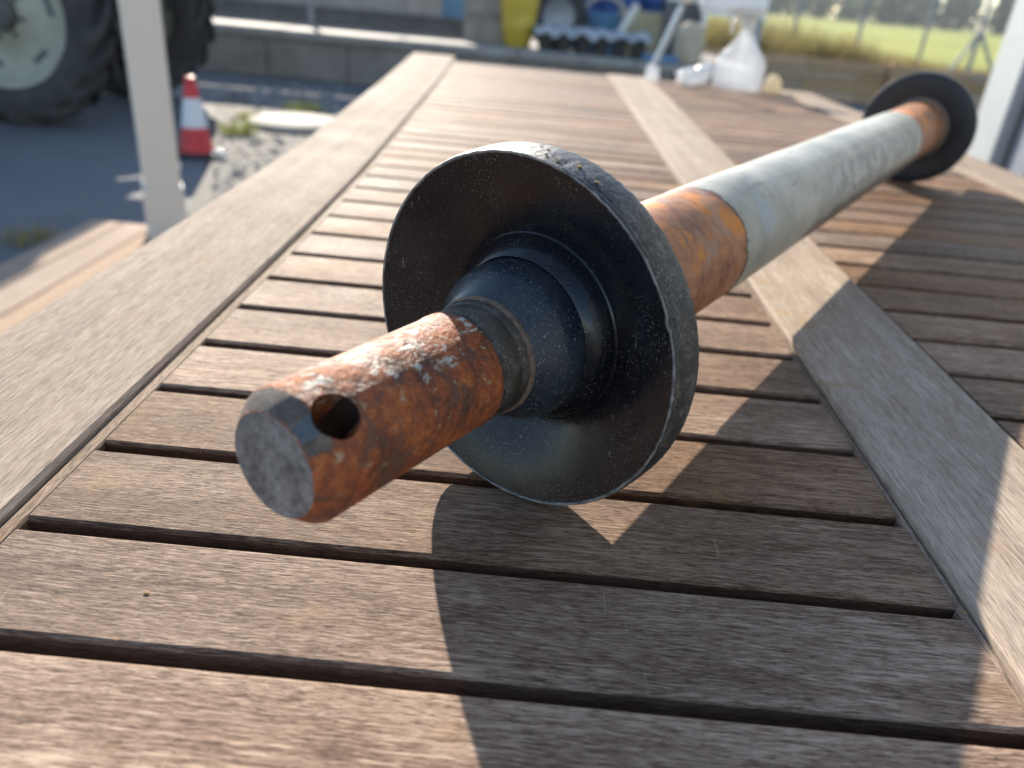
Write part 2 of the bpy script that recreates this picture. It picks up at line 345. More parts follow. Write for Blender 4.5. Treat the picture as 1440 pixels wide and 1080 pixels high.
# ---------------------------------------------------------------- mesh helpers
class MB:
    def __init__(s): s.v = []; s.f = []; s.mi = []
    def add(s, vs, fs, mi=0):
        o = len(s.v); s.v += [tuple(v) for v in vs]; s.f += [tuple(i+o for i in f) for f in fs]; s.mi += [mi]*len(fs); return s
    def box(s, x0, x1, y0, y1, z0, z1, mi=0, b=0.0):
        if b <= 0:
            vs = [(x,y,z) for z in (z0,z1) for y in (y0,y1) for x in (x0,x1)]
            return s.add(vs, [(0,2,3,1),(4,5,7,6),(0,1,5,4),(2,6,7,3),(0,4,6,2),(1,3,7,5)], mi)
        bm = bmesh.new(); bmesh.ops.create_cube(bm, size=1)
        for v in bm.verts: v.co = Vector(((x0+x1)/2+v.co.x*(x1-x0), (y0+y1)/2+v.co.y*(y1-y0), (z0+z1)/2+v.co.z*(z1-z0)))
        bmesh.ops.bevel(bm, geom=list(bm.edges), offset=b, segments=2, affect='EDGES', profile=0.5)
        bm.verts.index_update()
        s.add([v.co for v in bm.verts], [[v.index for v in f.verts] for f in bm.faces], mi); bm.free(); return s
    def lathe(s, prof, axis='Z', seg=32, mi=None, close=False, mfun=None):
        """prof: list of (along, radius)"""
        vs = []; fs = []; mis = []
        for (a, r) in prof:
            for k in range(seg):
                t = 2*PI*k/seg; c, q = r*math.cos(t), r*math.sin(t)
                vs.append({'Z': (c,q,a), 'Y': (q,a,c), 'X': (a,c,q)}[axis])
        for i in range(len(prof)-1):
            for k in range(seg):
                k2 = (k+1) % seg
                fs.append((i*seg+k, i*seg+k2, (i+1)*seg+k2, (i+1)*seg+k)); mis.append(mfun(i, k) if mfun else (mi or 0))
        o = len(s.v); s.add(vs, fs)
        s.mi[-len(fs):] = mis
        if close:
            s.f.append(tuple(o+k for k in reversed(range(seg)))); s.mi.append(mi or 0)
            b = o+(len(prof)-1)*seg; s.f.append(tuple(b+k for k in range(seg))); s.mi.append(mi or 0)
        return s
    def tube(s, pts, r, seg=10, mi=0):
        pts = [Vector(p) for p in pts]; rs = r if isinstance(r, (list, tuple)) else [r]*len(pts)
        vs = []; fs = []
        for i, p in enumerate(pts):
            d = (pts[min(i+1, len(pts)-1)]-pts[max(i-1, 0)]).normalized()
            a = d.orthogonal().normalized() if i == 0 else (a-d*a.dot(d)).normalized()
            b = d.cross(a)
            for k in range(seg):
                t = 2*PI*k/seg; vs.append(p+(a*math.cos(t)+b*math.sin(t))*rs[i])
        n = len(pts)
        for i in range(n-1):
            for k in range(seg):
                k2 = (k+1) % seg; fs.append((i*seg+k, i*seg+k2, (i+1)*seg+k2, (i+1)*seg+k))
        fs.append(tuple(reversed(range(seg)))); fs.append(tuple((n-1)*seg+k for k in range(seg)))
        return s.add(vs, fs, mi)
    def mesh(s, name, mats, smooth=False):
        me = bpy.data.meshes.new(name); me.from_pydata(s.v, [], s.f)
        for m in (mats if isinstance(mats, list) else [mats]): me.materials.append(M[m])
        if any(s.mi): me.polygons.foreach_set('material_index', s.mi)
        bm = bmesh.new(); bm.from_mesh(me); bmesh.ops.recalc_face_normals(bm, faces=bm.faces); bm.to_mesh(me); bm.free()
        if smooth:
            me.polygons.foreach_set('use_smooth', [True]*len(me.polygons)); me.set_sharp_from_angle(angle=R(smooth if smooth is not True else 35))
        me.update(); return me
    def build(s, name, mats, parent=None, smooth=False, loc=None, rot=None):
        return obj(name, s.mesh(name, mats, smooth), parent, loc, rot)
def obj(name, me, parent=None, loc=None, rot=None):
    o = bpy.data.objects.new(name, me); COL.objects.link(o)
    if parent: o.parent = parent
    if loc: o.location = loc
    if rot: o.rotation_euler = rot
    return o
def tag(o, label=None, cat=None, group=None, kind=None):
    for k, v in (('label', label), ('category', cat), ('group', group), ('kind', kind)):
        if v: o[k] = v
    return o
def thing(name, label, cat, loc=(0,0,0), rz=0.0, group=None):
    return tag(obj(name, None, None, loc, (0,0,rz)), label, cat, group)
def lerp(x, tab):
    if x <= tab[0][0]: return tab[0][1]
    for (a, p), (b, q) in zip(tab, tab[1:]):
        if x <= b: return p+(q-p)*(x-a)/(b-a)
    return tab[-1][1]

# ================================================================ SETTING
g = MB().add([(-900,-300,0),(900,-300,0),(900,60,0),(-900,60,0)], [(0,1,2,3)]).build('ground', 'asphalt'); tag(g, kind='structure')
# field rises a little behind the yard
fz = 0.42
fb = MB()
ny = [13.2, 14.2, 20, 40, 90, 200, 420, 1500]
nx = [-1200,-200,-60,-20,-6,2.6,6,12,30,80,200,1200]
vs_ = [(x, y, (fz if j else -0.3)+(0.06*math.sin(x*0.7)*math.sin(y*0.5) if 0 < j < 4 else 0)) for j, y in enumerate(ny) for x in nx]
fs_ = [(j*len(nx)+i, j*len(nx)+i+1, (j+1)*len(nx)+i+1, (j+1)*len(nx)+i) for j in range(len(ny)-1) for i in range(len(nx)-1)]
tag(fb.add(vs_, fs_).build('field', 'field'), kind='structure')

# deck of pine planks under the table
deck = MB().box(-1.755, 1.6, -1.5, 2.93, 0.0, 0.118).build('deck', 'deckwood'); tag(deck, kind='structure')
pw = 0.131
pm = MB().box(0, pw-0.006, -1.5, 2.965, 0, 0.03, 0, 0.003).mesh('plank', 'deckwood')
for i in range(26):
    obj('plank', pm, deck, (-1.762+i*pw, random.uniform(-0.003, 0.003), 0.119+random.uniform(0, 0.0015)))

# raised yard platform with precast block face
plat = MB().box(-12, 2.35, 9.32, 13.4, 0.0, 0.495).build('platform', 'concrete'); tag(plat, kind='structure')
for i in range(13):
    x0 = -9.5+i*0.91
    MB().box(x0, x0+0.895, 9.20+random.uniform(-0.012, 0.012), 9.318, 0.0, 0.418+random.uniform(-0.004, 0.004), 0, 0.012).build('block', 'concrete', plat)
for i in range(9):
    x0 = -9.5+i*1.31
    MB().box(x0, x0+1.298, 9.14+random.uniform(-0.012, 0.012), 9.78, 0.42, 0.505+random.uniform(-0.004, 0.004), 0, 0.012).build('cap_slab', 'capstone', plat)

# gravel and weeds strip right of the cone
gv = MB()
gb = atz(345, 175)
rg = random.Random(3)
for i in range(2600):
    px, py = rg.uniform(300, 480), rg.uniform(118, 300)
    p = atz(px, py)
    s_ = rg.uniform(0.008, 0.026)*(1.9 if rg.random() < 0.08 else 1)
    vs = [(p.x+s_*rg.uniform(.7,1.2), p.y, 0), (p.x, p.y+s_*rg.uniform(.7,1.2), 0), (p.x-s_*rg.uniform(.7,1.2), p.y, 0), (p.x, p.y-s_*rg.uniform(.7,1.2), 0), (p.x+rg.uniform(-.3,.3)*s_, p.y+rg.uniform(-.3,.3)*s_, s_*rg.uniform(.35,.75))]
    gv.add(vs, [(0,1,4),(1,2,4),(2,3,4),(3,0,4)])
o = gv.build('gravel', 'pebbles'); tag(o, 'loose pale gravel scattered on the yard beside the traffic cone', 'gravel', kind='stuff')
patch_v = [atz(x, y, 0.004) for x, y in [(300,150),(330,128),(380,150),(470,156),(500,190),(430,260),(330,330),(262,300),(285,250),(296,200)]]
tag(MB().add(patch_v, [tuple(range(len(patch_v)))]).build('gravel_patch', 'gravel'), kind='structure')

def blades(mb, cx, cy, cz, n, rad, hmin, hmax, w, rg, ry=None):
    for i in range(n):
        a = rg.uniform(0, 2*PI); d = math.sqrt(rg.random())
        x, y = cx+math.cos(a)*d*rad, cy+math.sin(a)*d*(ry or rad)
        H = rg.uniform(hmin, hmax); t = rg.uniform(0, 2*PI); ln = H*rg.uniform(0.1, 0.45); b = rg.uniform(0, PI)
        dx, dy = math.cos(t)*ln, math.sin(t)*ln; wx, wy = math.cos(b)*w, math.sin(b)*w
        mb.add([(x-wx,y-wy,cz),(x+wx,y+wy,cz),(x+dx*.4+wx*.8,y+dy*.4+wy*.8,cz+H*.6),(x+dx*.4-wx*.8,y+dy*.4-wy*.8,cz+H*.6),(x+dx,y+dy,cz+H)], [(0,1,2,3),(3,2,4)])
rg = random.Random(11)
for (px, py, n, r_, hh, lab) in [(336,190,130,0.13,0.13,'small green weed tuft nearest to the traffic cone'), (350,168,60,0.10,0.10,'yellowish weed tuft between the cone and the pale round slab'), (430,156,110,0.2,0.12,'low weed fringe behind the pale round slab on the yard'), (45,340,85,0.12,0.08,'dry weed tuft on dark asphalt beside the plank deck')]:
    p = atz(px, py); mb = MB(); blades(mb, 0, 0, 0, n, r_, hh*0.4, hh, 0.004, rg)
    tag(mb.build('weed_tuft', 'drygrass' if px < 100 else 'weed', None, loc=(p.x, p.y, 0)), lab, 'weeds', 'weed tufts on the yard')
c0 = atz(420, 178)
tag(MB().lathe([(0,0.37),(0.03,0.37),(0.042,0.355),(0.042,0.05),(0.038,0.03),(0.038,0.0001)], 'Z', 40, 0).build('concrete_lid', 'slabtop', None, 40, (c0.x-0.02, c0.y+0.02, 0.002)), 'round pale concrete slab lying in the sun beyond the table', 'slab')
# ================================================================ TABLE
TYN, TYF = -0.9*h, 11.75*h
XL = [(3.2, -0.972), (4.5, -0.995), (5.8, -1.05), (9, -1.19), (12, -1.36), (13.4, -1.43)]
XO = [(3.0, -1.475), (5.05, -1.52), (9, -1.77), (13.4, -2.09)]
XM0 = [(2, 0.918), (12, 0.88)]; XM1 = [(2, 1.375), (5, 1.40), (12, 1.485)]
XR0, XR1 = 3.30, 3.79
RAISE = 0.0034
table = thing('slatted_table', 'weathered hardwood slatted garden table with paler frame rails under the rusty axle', 'table', (0.25, 1.2, 0.149))
def T(o):                                       # parent keeping world placement
    o.parent = table; o.matrix_parent_inverse = Matrix.Translation(Vector(table.location)).inverted(); return o
def strip_mesh(name, fa, fb_, y0, y1, z0, z1, mat, ch=0.0016, n=26):
    vs = []; fs = []
    for i in range(n+1):
        y = y0+(y1-y0)*i/n; a, b = fa(y), fb_(y)
        vs += [(a, y, z0), (a, y, z1-ch), (a+ch, y, z1), (b-ch, y, z1), (b, y, z1-ch), (b, y, z0)]
    for i in range(n):
        for k in range(6):
            k2 = (k+1) % 6; fs.append((i*6+k, i*6+k2, (i+1)*6+k2, (i+1)*6+k))
    fs.append((5,4,3,2,1,0)); e = n*6; fs.append((e,e+1,e+2,e+3,e+4,e+5))
    return T(MB().add(vs, fs).build(name, mat))
tab = lambda t: (lambda y: lerp(y/h, t)*h)
cst = lambda v: (lambda y: v*h)
ST = 0.036*h
YFL = lambda: 12.5*h
strip_mesh('rail', tab(XO), tab(XL), TYN, 12.55*h, TZ-0.03, TZ+RAISE, 'rail', 0.0022)
strip_mesh('rail', tab(XM0), tab(XM1), TYN, 11.9*h, TZ-0.03, TZ+RAISE, 'rail', 0.0022)
strip_mesh('rail', cst(XR0), cst(XR1), TYN, 11.9*h, TZ-0.03, TZ+RAISE, 'rail', 0.0022)
add = lambda f, d: (lambda y: f(y)+d)
for fa, fb_, in ((add(tab(XL), 0.0006), add(tab(XL), ST)), (add(tab(XM0), -0.022*h), add(tab(XM0), -0.0006)), (add(tab(XM1), 0.0006), add(tab(XM1), 0.022*h)), (add(cst(XR0), -0.03*h), add(cst(XR0), -0.0006))):
    strip_mesh('edge_strip', fa, fb_, TYN, 12.0*h, TZ-0.024, TZ-0.0007, 'strip', 0.001)
# slats: one bevelled board shared by all
PITCH, GAP = 0.2885*h, 0.0335*h
SW, LEN = PITCH-GAP, 1.84*h
def slat_mesh():
    c = 0.0013; t = 0.026
    sec = [(0,-t),(0,-c*1.4),(c*0.4,-c*0.5),(c*1.3,0),(SW-c*1.3,0),(SW-c*0.4,-c*0.5),(SW,-c*1.4),(SW,-t)]
    vs = [(x, y, z) for x in (0, LEN) for (y, z) in sec]; n = len(sec)
    fs = [(k, (k+1) % n, n+(k+1) % n, n+k) for k in range(n)]+[tuple(range(n)), tuple(n+k for k in reversed(range(n)))]
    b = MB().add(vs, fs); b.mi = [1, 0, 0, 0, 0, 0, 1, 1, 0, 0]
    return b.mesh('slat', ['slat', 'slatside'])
sm = slat_mesh()
y0 = 1.1839*h-0.0006                             # near edge of a slat (far side of a gap)
rg = random.Random(5)
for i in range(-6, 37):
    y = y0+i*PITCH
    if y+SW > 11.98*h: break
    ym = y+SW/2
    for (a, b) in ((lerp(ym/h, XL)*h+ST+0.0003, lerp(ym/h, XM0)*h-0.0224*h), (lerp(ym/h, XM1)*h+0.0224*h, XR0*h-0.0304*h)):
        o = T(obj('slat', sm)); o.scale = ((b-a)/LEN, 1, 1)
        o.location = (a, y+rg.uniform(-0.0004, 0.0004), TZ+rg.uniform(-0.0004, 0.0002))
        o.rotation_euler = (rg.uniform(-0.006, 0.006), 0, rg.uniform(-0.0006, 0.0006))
# under-frame and legs
T(MB().box(-0.19, 0.80, 0.0, 0.05, TZ-0.10, TZ-0.031).build('cross_beam', 'rail'))
T(MB().box(-0.24, 0.80, 2.35, 2.40, TZ-0.10, TZ-0.031).build('cross_beam', 'rail'))
T(MB().box(-0.20, 0.80, 1.25, 1.30, TZ-0.10, TZ-0.031).build('cross_beam', 'rail'))
for (x, y) in ((-0.23, 0.06), (0.75, 0.06), (-0.30, 2.41), (0.75, 2.41)):
    T(MB().box(x-0.035, x+0.035, y, y+0.07, 0.1515, TZ-0.031, 0, 0.004).build('leg', 'rail'))

# ================================================================ AXLE
AX, AY, AZc, PHI = -0.0259*h, 1.4106*h, 0.3676*h, 0.5501
axle = thing('axle_shaft', 'rusty steel axle shaft with two black discs lying across the slatted table', 'axle', (AX, AY, TZ), -PHI)
rs, rt = 0.1095*h, 0.171*h
SF = 0.592*h
def prof(p): return [(a*h, r*h) for a, r in p]
LZ = (0, 0, AZc)
# pin with chamfered front and a cross hole
pin = MB().lathe([(-SF, 0.083*h), (-SF+0.002*h, 0.085*h), (-SF+0.031*h, 0.108*h), (-SF+0.035*h, rs), (-0.40*h, rs), (-0.25*h, rs*1.004), (-0.205*h, rs*1.006), (-0.186*h, rs*1.022), (-0.176*h, rs*1.018), (-0.173*h, rs*0.96)], 'Y', 128, 0, close=True,
    mfun=None)
pme = pin.mesh('pin', ['rust', 'endface', 'facet', 'hole_shade', 'chamfer'], 40)
pobj = obj('pin', pme, axle, LZ)
# hole direction from the photograph's hole: ray meets the pin surface
Rz = Matrix.Rotation(-PHI, 3, 'Z')
def to_local(v): return Rz.transposed() @ v
oL = to_local(CAM-Vector((AX, AY, TZ+AZc))); dL = to_local(ray(474, 583))
A_ = dL.x**2+dL.z**2; B_ = 2*(oL.x*dL.x+oL.z*dL.z); C_ = oL.x**2+oL.z**2-rs*rs
tq = (-B_-math.sqrt(max(0, B_*B_-4*A_*C_)))/(2*A_); hp = oL+dL*tq
cut = MB().lathe([(-0.2*h, 0.037*h), (0.2*h, 0.037*h)], 'Z', 40, 0, close=True).build('hole_cutter', 'rust')
dirv = Vector((hp.x, 0, hp.z)).normalized()
cut.parent = axle; cut.location = (0, hp.y, AZc); cut.rotation_euler = dirv.to_track_quat('Z', 'Y').to_euler()
md = pobj.modifiers.new('hole', 'BOOLEAN'); md.object = cut; md.operation = 'DIFFERENCE'; md.solver = 'EXACT'
bpy.context.view_layer.update()
dg = bpy.context.evaluated_depsgraph_get()
nm = bpy.data.meshes.new_from_object(pobj.evaluated_get(dg), depsgraph=dg)
pobj.modifiers.clear(); pobj.data = nm
bpy.data.objects.remove(cut)
for p_ in nm.polygons:
    if p_.normal.y < -0.97 and p_.center.y < -SF+0.004*h: p_.material_index = 1
    elif p_.center.y < -SF+0.030*h and -SF+0.004*h < p_.center.y and 0.35 < p_.normal.y*-1 < 0.97:
        ang = math.degrees(math.atan2(p_.normal.x, p_.normal.z))
        p_.material_index = 2 if 28 < ang < 46 else 4 if (ang < 60 and ang > -75) else 0
    rr = math.hypot(p_.center.x, p_.center.z)
    if abs(p_.center.y-hp.y) < 0.04*h and rr < rs*0.985 and abs(p_.normal.x*p_.center.x+p_.normal.z*p_.center.z) < 0.6*rr: p_.material_index = 3
nm.polygons.foreach_set('use_smooth', [True]*len(nm.polygons)); nm.set_sharp_from_angle(angle=R(28))
# collar, weld ring, hub
MB().lathe(prof([(-0.174,0.09),(-0.174,0.1035),(-0.160,0.1035),(-0.157,0.1085),(-0.150,0.1105),(-0.118,0.1115),(-0.115,0.1095),(-0.110,0.1095),(-0.107,0.1118),(-0.10,0.112),(-0.094,0.1135),(-0.088,0.113),(-0.086,0.09)]), 'Y', 128).build('collar', 'collar', axle, 40, LZ)
MB().lathe(prof([(-0.092,0.10),(-0.094,0.1155),(-0.089,0.119),(-0.083,0.119),(-0.080,0.114),(-0.080,0.10)]), 'Y', 128).build('weld_ring', 'weldring', axle, 40, LZ)
DROT = (0.035, 0, -0.07)
hub = MB().lathe(prof([(-0.082,0.09),(-0.083,0.114),(-0.078,0.1195),(-0.065,0.128),(-0.045,0.141),(-0.028,0.152),(-0.015,0.1585),(0.0,0.162),(0.025,0.164),(0.06,0.165)]), 'Y', 128).build('hub', 'blackhub', axle, 40, LZ)
# near disc: shallow dish with a stepped centre
RD = 0.371
disc = MB().lathe(prof([(0.095,0.10),(0.036,0.163),(0.043,0.174),(0.068,0.191),(0.084,0.198),(0.0865,0.2015),(0.084,0.205),(0.074,0.222),(0.0545,0.256),(0.037,0.29),(0.0205,0.326),(0.0066,0.3605)]), 'Y', 160).build('disc', 'black', axle, 30, (0, 0, AZc+0.0045*h), DROT)
disc.scale = (1.003, 1, 1.006)
rimo = MB().lathe(prof([(0.0066,0.360),(0.0046,0.3615),(0.0030,0.3640),(0.0042,0.3665),(0.0075,0.3680),(0.0120,0.3686),(0.0145,0.3680),(0.0175,0.3690),(0.030,0.3702),(0.045,0.3712),(0.060,0.3718),(0.078,0.3720),(0.088,0.3700),(0.093,0.364),(0.093,0.34),(0.112,0.20),(0.112,0.165)]), 'Y', 420, mfun=lambda i, k: 1 if i in (1, 2) else 0).build('rim', ['blackrim', 'rimedge'], disc, 25)
for (a_, sz) in ((0.28, 0.0010), (0.41, 0.0008), (0.02, 0.0006), (0.11, 0.0005), (0.19, 0.0006), (0.07, 0.0007)):
    bm = bmesh.new(); bmesh.ops.create_icosphere(bm, subdivisions=2, radius=sz)
    for v in bm.verts: v.co = Vector((v.co.x*1.5, v.co.y, v.co.z*0.6))*(1+0.6*mn.noise(v.co*1500+Vector((a_*50, 0, 0))))
    me = bpy.data.meshes.new('dirt_speck'); bm.to_mesh(me); bm.free(); me.materials.append(M['crumb'])
    obj('dirt_speck', me, disc, (math.sin(a_)*0.3716*h, (0.02+0.05*((a_*37) % 1))*h, math.cos(a_)*0.3716*h))
# ragged wear on the rim edge
rg = random.Random(2)
for v in rimo.data.vertices:
    n_ = mn.noise(Vector(v.co)*520)*0.00026+mn.noise(Vector(v.co)*60)*0.00010-max(0, mn.noise(Vector(v.co)*170+Vector((9,2,4)))-0.45)*0.0025
    v.co += Vector((v.co.x, 0, v.co.z)).normalized()*n_+Vector((0, n_*0.6, 0))
# pipe
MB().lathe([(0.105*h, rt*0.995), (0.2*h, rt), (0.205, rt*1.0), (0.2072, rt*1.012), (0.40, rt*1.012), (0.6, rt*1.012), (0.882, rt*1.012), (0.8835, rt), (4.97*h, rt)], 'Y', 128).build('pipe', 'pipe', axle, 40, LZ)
L2 = 4.964*h
fd = MB().lathe([(L2+0.06*h, 0.1*h), (L2+0.012*h, 0.168*h), (L2+0.004*h, 0.21*h), (L2, 0.30*h), (L2, 0.352*h), (L2+0.006*h, 0.3605*h), (L2+0.016*h, 0.3631*h), (L2+0.065*h, 0.3631*h), (L2+0.078*h, 0.355*h), (L2+0.08*h, 0.1*h)], 'Y', 128).build('disc', 'blackfar', axle, 40, (0, 0, 0.3635*h))
MB().lathe([(L2-0.02*h, rt), (L2-0.014*h, 0.188*h), (L2-0.002*h, 0.2*h), (L2+0.008*h, 0.2*h)], 'Y', 96).build('weld_ring', 'weldring', axle, 40, LZ)
MB().lathe([(L2+0.06*h, 0.12*h), (L2+0.14*h, 0.15*h), (L2+0.17*h, 0.108*h), (L2+0.62*h, 0.107*h), (L2+0.66*h, 0.08*h), (L2+0.66*h, 0.0001)], 'Y', 64).build('pin', 'rust', axle, 40, LZ)

# ================================================================ THINGS ON THE TABLE'S FAR END
def on_table(px, py): return atz(px, py, TZ)
# spray bottle
p = on_table(1020, 117); p.y = min(p.y, 11.6*h)
b = thing('spray_bottle', 'cloudy clear plastic spray bottle standing at the far end of the table', 'bottle', (p.x, p.y, TZ), R(-20))
MB().lathe([(0.0,0.0001),(0.0,0.066),(0.006,0.074),(0.06,0.075),(0.085,0.071),(0.105,0.055),(0.135,0.030),(0.160,0.020),(0.175,0.018)], 'Z', 40).build('body', 'plastic', b, 45)
MB().lathe([(0.168,0.0),(0.168,0.022),(0.196,0.022),(0.198,0.012)], 'Z', 24).build('cap', 'white', b, 40)
MB().box(-0.05, 0.035, -0.014, 0.014, 0.198, 0.228, 0, 0.008).build('spray_head', 'white', b)
MB().box(-0.065, -0.05, -0.009, 0.009, 0.208, 0.224, 0, 0.004).build('nozzle', 'white', b)
MB().tube([(-0.03,0,0.198), (-0.045,0,0.175), (-0.042,0,0.150)], [0.008,0.007,0.005]).build('trigger', 'white', b, True)
# crumpled film beside it
p = on_table(968, 116); p.y = min(p.y, 11.5*h)
bm = bmesh.new(); bmesh.ops.create_icosphere(bm, subdivisions=4, radius=1)
for v in bm.verts:
    n_ = mn.noise(v.co*2.2+Vector((4,1,2)))*0.45+abs(mn.noise(v.co*5))*0.3
    v.co = Vector((v.co.x*0.045*(1+n_), v.co.y*0.03*(1+n_), max(0.0, 0.022+v.co.z*0.026*(1+n_)+max(0, v.co.x)*0.03)))
me = bpy.data.meshes.new('crumpled_film'); bm.to_mesh(me); bm.free(); me.materials.append(M['film'])
tag(obj('crumpled_film', me, None, (p.x, p.y, TZ+0.001)), 'crumpled silvery plastic film beside the spray bottle', 'plastic film')
# slim steel tool in a little glass
p = on_table(905, 104); p.y = min(p.y, 11.6*h)
b = thing('steel_tool', 'slim grey steel rod tool with round knob at the table end', 'tool', (p.x, p.y, TZ), 0)
MB().lathe([(0,0.0001),(0,0.022),(0.01,0.024),(0.035,0.020),(0.05,0.012)], 'Z', 24).build('foot', 'plastic', b, 40)
MB().tube([(0.0,0,0.045), (0.03,0,0.13), (0.058,0,0.215)], [0.009,0.010,0.008], 14).build('rod', 'galv', b, True)
MB().lathe([(-0.018,0.0001),(-0.013,0.013),(0,0.018),(0.013,0.013),(0.018,0.0001)], 'Z', 20).build('knob', 'white', b, True, (0.064,0,0.236))
# cream candle
p = on_table(1089, 131); p.y = min(p.y, 11.8*h)
tag(MB().lathe([(0.0,0.0001),(0,0.022),(0.004,0.0255),(0.02,0.026),(0.036,0.022),(0.047,0.013),(0.052,0.004),(0.0525,0.0001)], 'Z', 28).build('candle', 'wax', None, True, (p.x-0.01, p.y, TZ+0.0005)), 'small cream egg shaped candle at the far right table corner', 'candle')

for (px, py, sz, lab) in [(206, 834, 0.0008, 'tiny ochre wood crumb on the second slat from the front'), (163, 899, 0.0008, 'tiny tan crumb near the slat gap at lower left'), (1356, 862, 0.0009, 'tiny pale crumb at the end of a slat gap by the middle rail')]:
    p = atz(px, py, TZ)
    bm = bmesh.new(); bmesh.ops.create_icosphere(bm, subdivisions=2, radius=1)
    for v in bm.verts: v.co = Vector((v.co.x*sz*1.6, v.co.y*sz, max(0, 0.3+v.co.z)*sz*0.25))*(1+0.4*mn.noise(v.co*2.1+Vector((px, 0, 0))))
    me = bpy.data.meshes.new('wood_crumb'); bm.to_mesh(me); bm.free(); me.materials.append(M['crumb'])
    tag(obj('wood_crumb', me, None, (p.x, p.y, TZ+0.0002)), lab, 'crumb', 'crumbs on the table')

# ================================================================ POST AND SHED
post = thing('porch_post', 'white painted square porch post at the corner of the plank deck', 'post', (-1.405, 2.86, 0.149), R(28))
MB().box(-0.064, 0.064, -0.064, 0.064, 0.0, 3.1, 0, 0.012).build('shaft', 'white', post)
MB().box(-0.071, 0.071, -0.071, 0.071, 0.0, 0.2, 0, 0.006).build('base_sleeve', 'white', post)
MB().box(-0.10, 0.10, -0.10, 0.10, 3.1, 3.16, 0, 0.008).build('capital', 'white', post)

pc = aty(1366, 215, 2.75)
shed = thing('white_shed', 'pale grey clad shed corner with dark door seal right of the table', 'shed', (pc.x, 2.75, 0.149), 0)
MB().box(0.06, 1.6, -6.0, 0.0, 0.0, 2.9).build('wall', 'clad', shed)
MB().box(-0.02, 0.058, -0.16, 0.012, 0.0, 2.95, 0, 0.006).build('corner_trim', 'clad', shed)
MB().box(0.02, 0.059, -0.205, -0.163, 0.0, 2.9).build('door_seal', 'seam', shed)
dr = MB().box(0.01, 0.059, -0.32, -0.208, 0.0, 2.25, 0, 0.004).build('door_frame', 'frame', shed)
MB().box(0.015, 0.059, -1.25, -0.323, 0.0, 2.2, 0, 0.004).build('door', 'clad', shed)
MB().box(-0.03, 1.65, -6.05, 0.06, 2.952, 3.02).build('roof', 'darkmetal', shed)

# ================================================================ TRAFFIC CONE
p = atz(278, 219)
cone = thing('traffic_cone', 'red and white traffic cone standing on the yard behind the white post', 'cone', (p.x, p.y, 0.0), R(12)); cone.scale = (0.9, 0.9, 0.95)
MB().box(-0.15, 0.15, -0.15, 0.15, 0.0, 0.035, 0, 0.012).build('base', 'rubber', cone)
def cr(z): return 0.112-(z-0.035)*(0.112-0.032)/0.465
MB().lathe([(0.034,0.118),(0.045,0.113),(0.19,cr(0.19))], 'Z', 40).build('lower_body', 'red', cone, True)
MB().lathe([(0.19,cr(0.19)+0.0015),(0.37,cr(0.37)+0.0015)], 'Z', 40).build('white_band', 'conewhite', cone, True)
MB().lathe([(0.37,cr(0.37)),(0.485,cr(0.485)),(0.498,cr(0.49)-0.006),(0.5,0.018),(0.47,0.016)], 'Z', 40).build('tip', 'red', cone, 40)
# white pebble with sun glint beside cone
p = atz(309, 222)
bm = bmesh.new(); bmesh.ops.create_icosphere(bm, subdivisions=3, radius=1)
for v in bm.verts:
    n_ = 1+0.2*mn.noise(v.co*1.7); v.co = Vector((v.co.x*0.05*n_, v.co.y*0.04*n_, 0.026+v.co.z*0.028*n_))
me = bpy.data.meshes.new('white_stone'); bm.to_mesh(me); bm.free(); me.materials.append(M['film']); me.polygons.foreach_set('use_smooth', [True]*len(me.polygons))
tag(obj('white_stone', me, None, (p.x, p.y, 0)), 'shiny white stone on the ground beside the traffic cone base', 'stone')

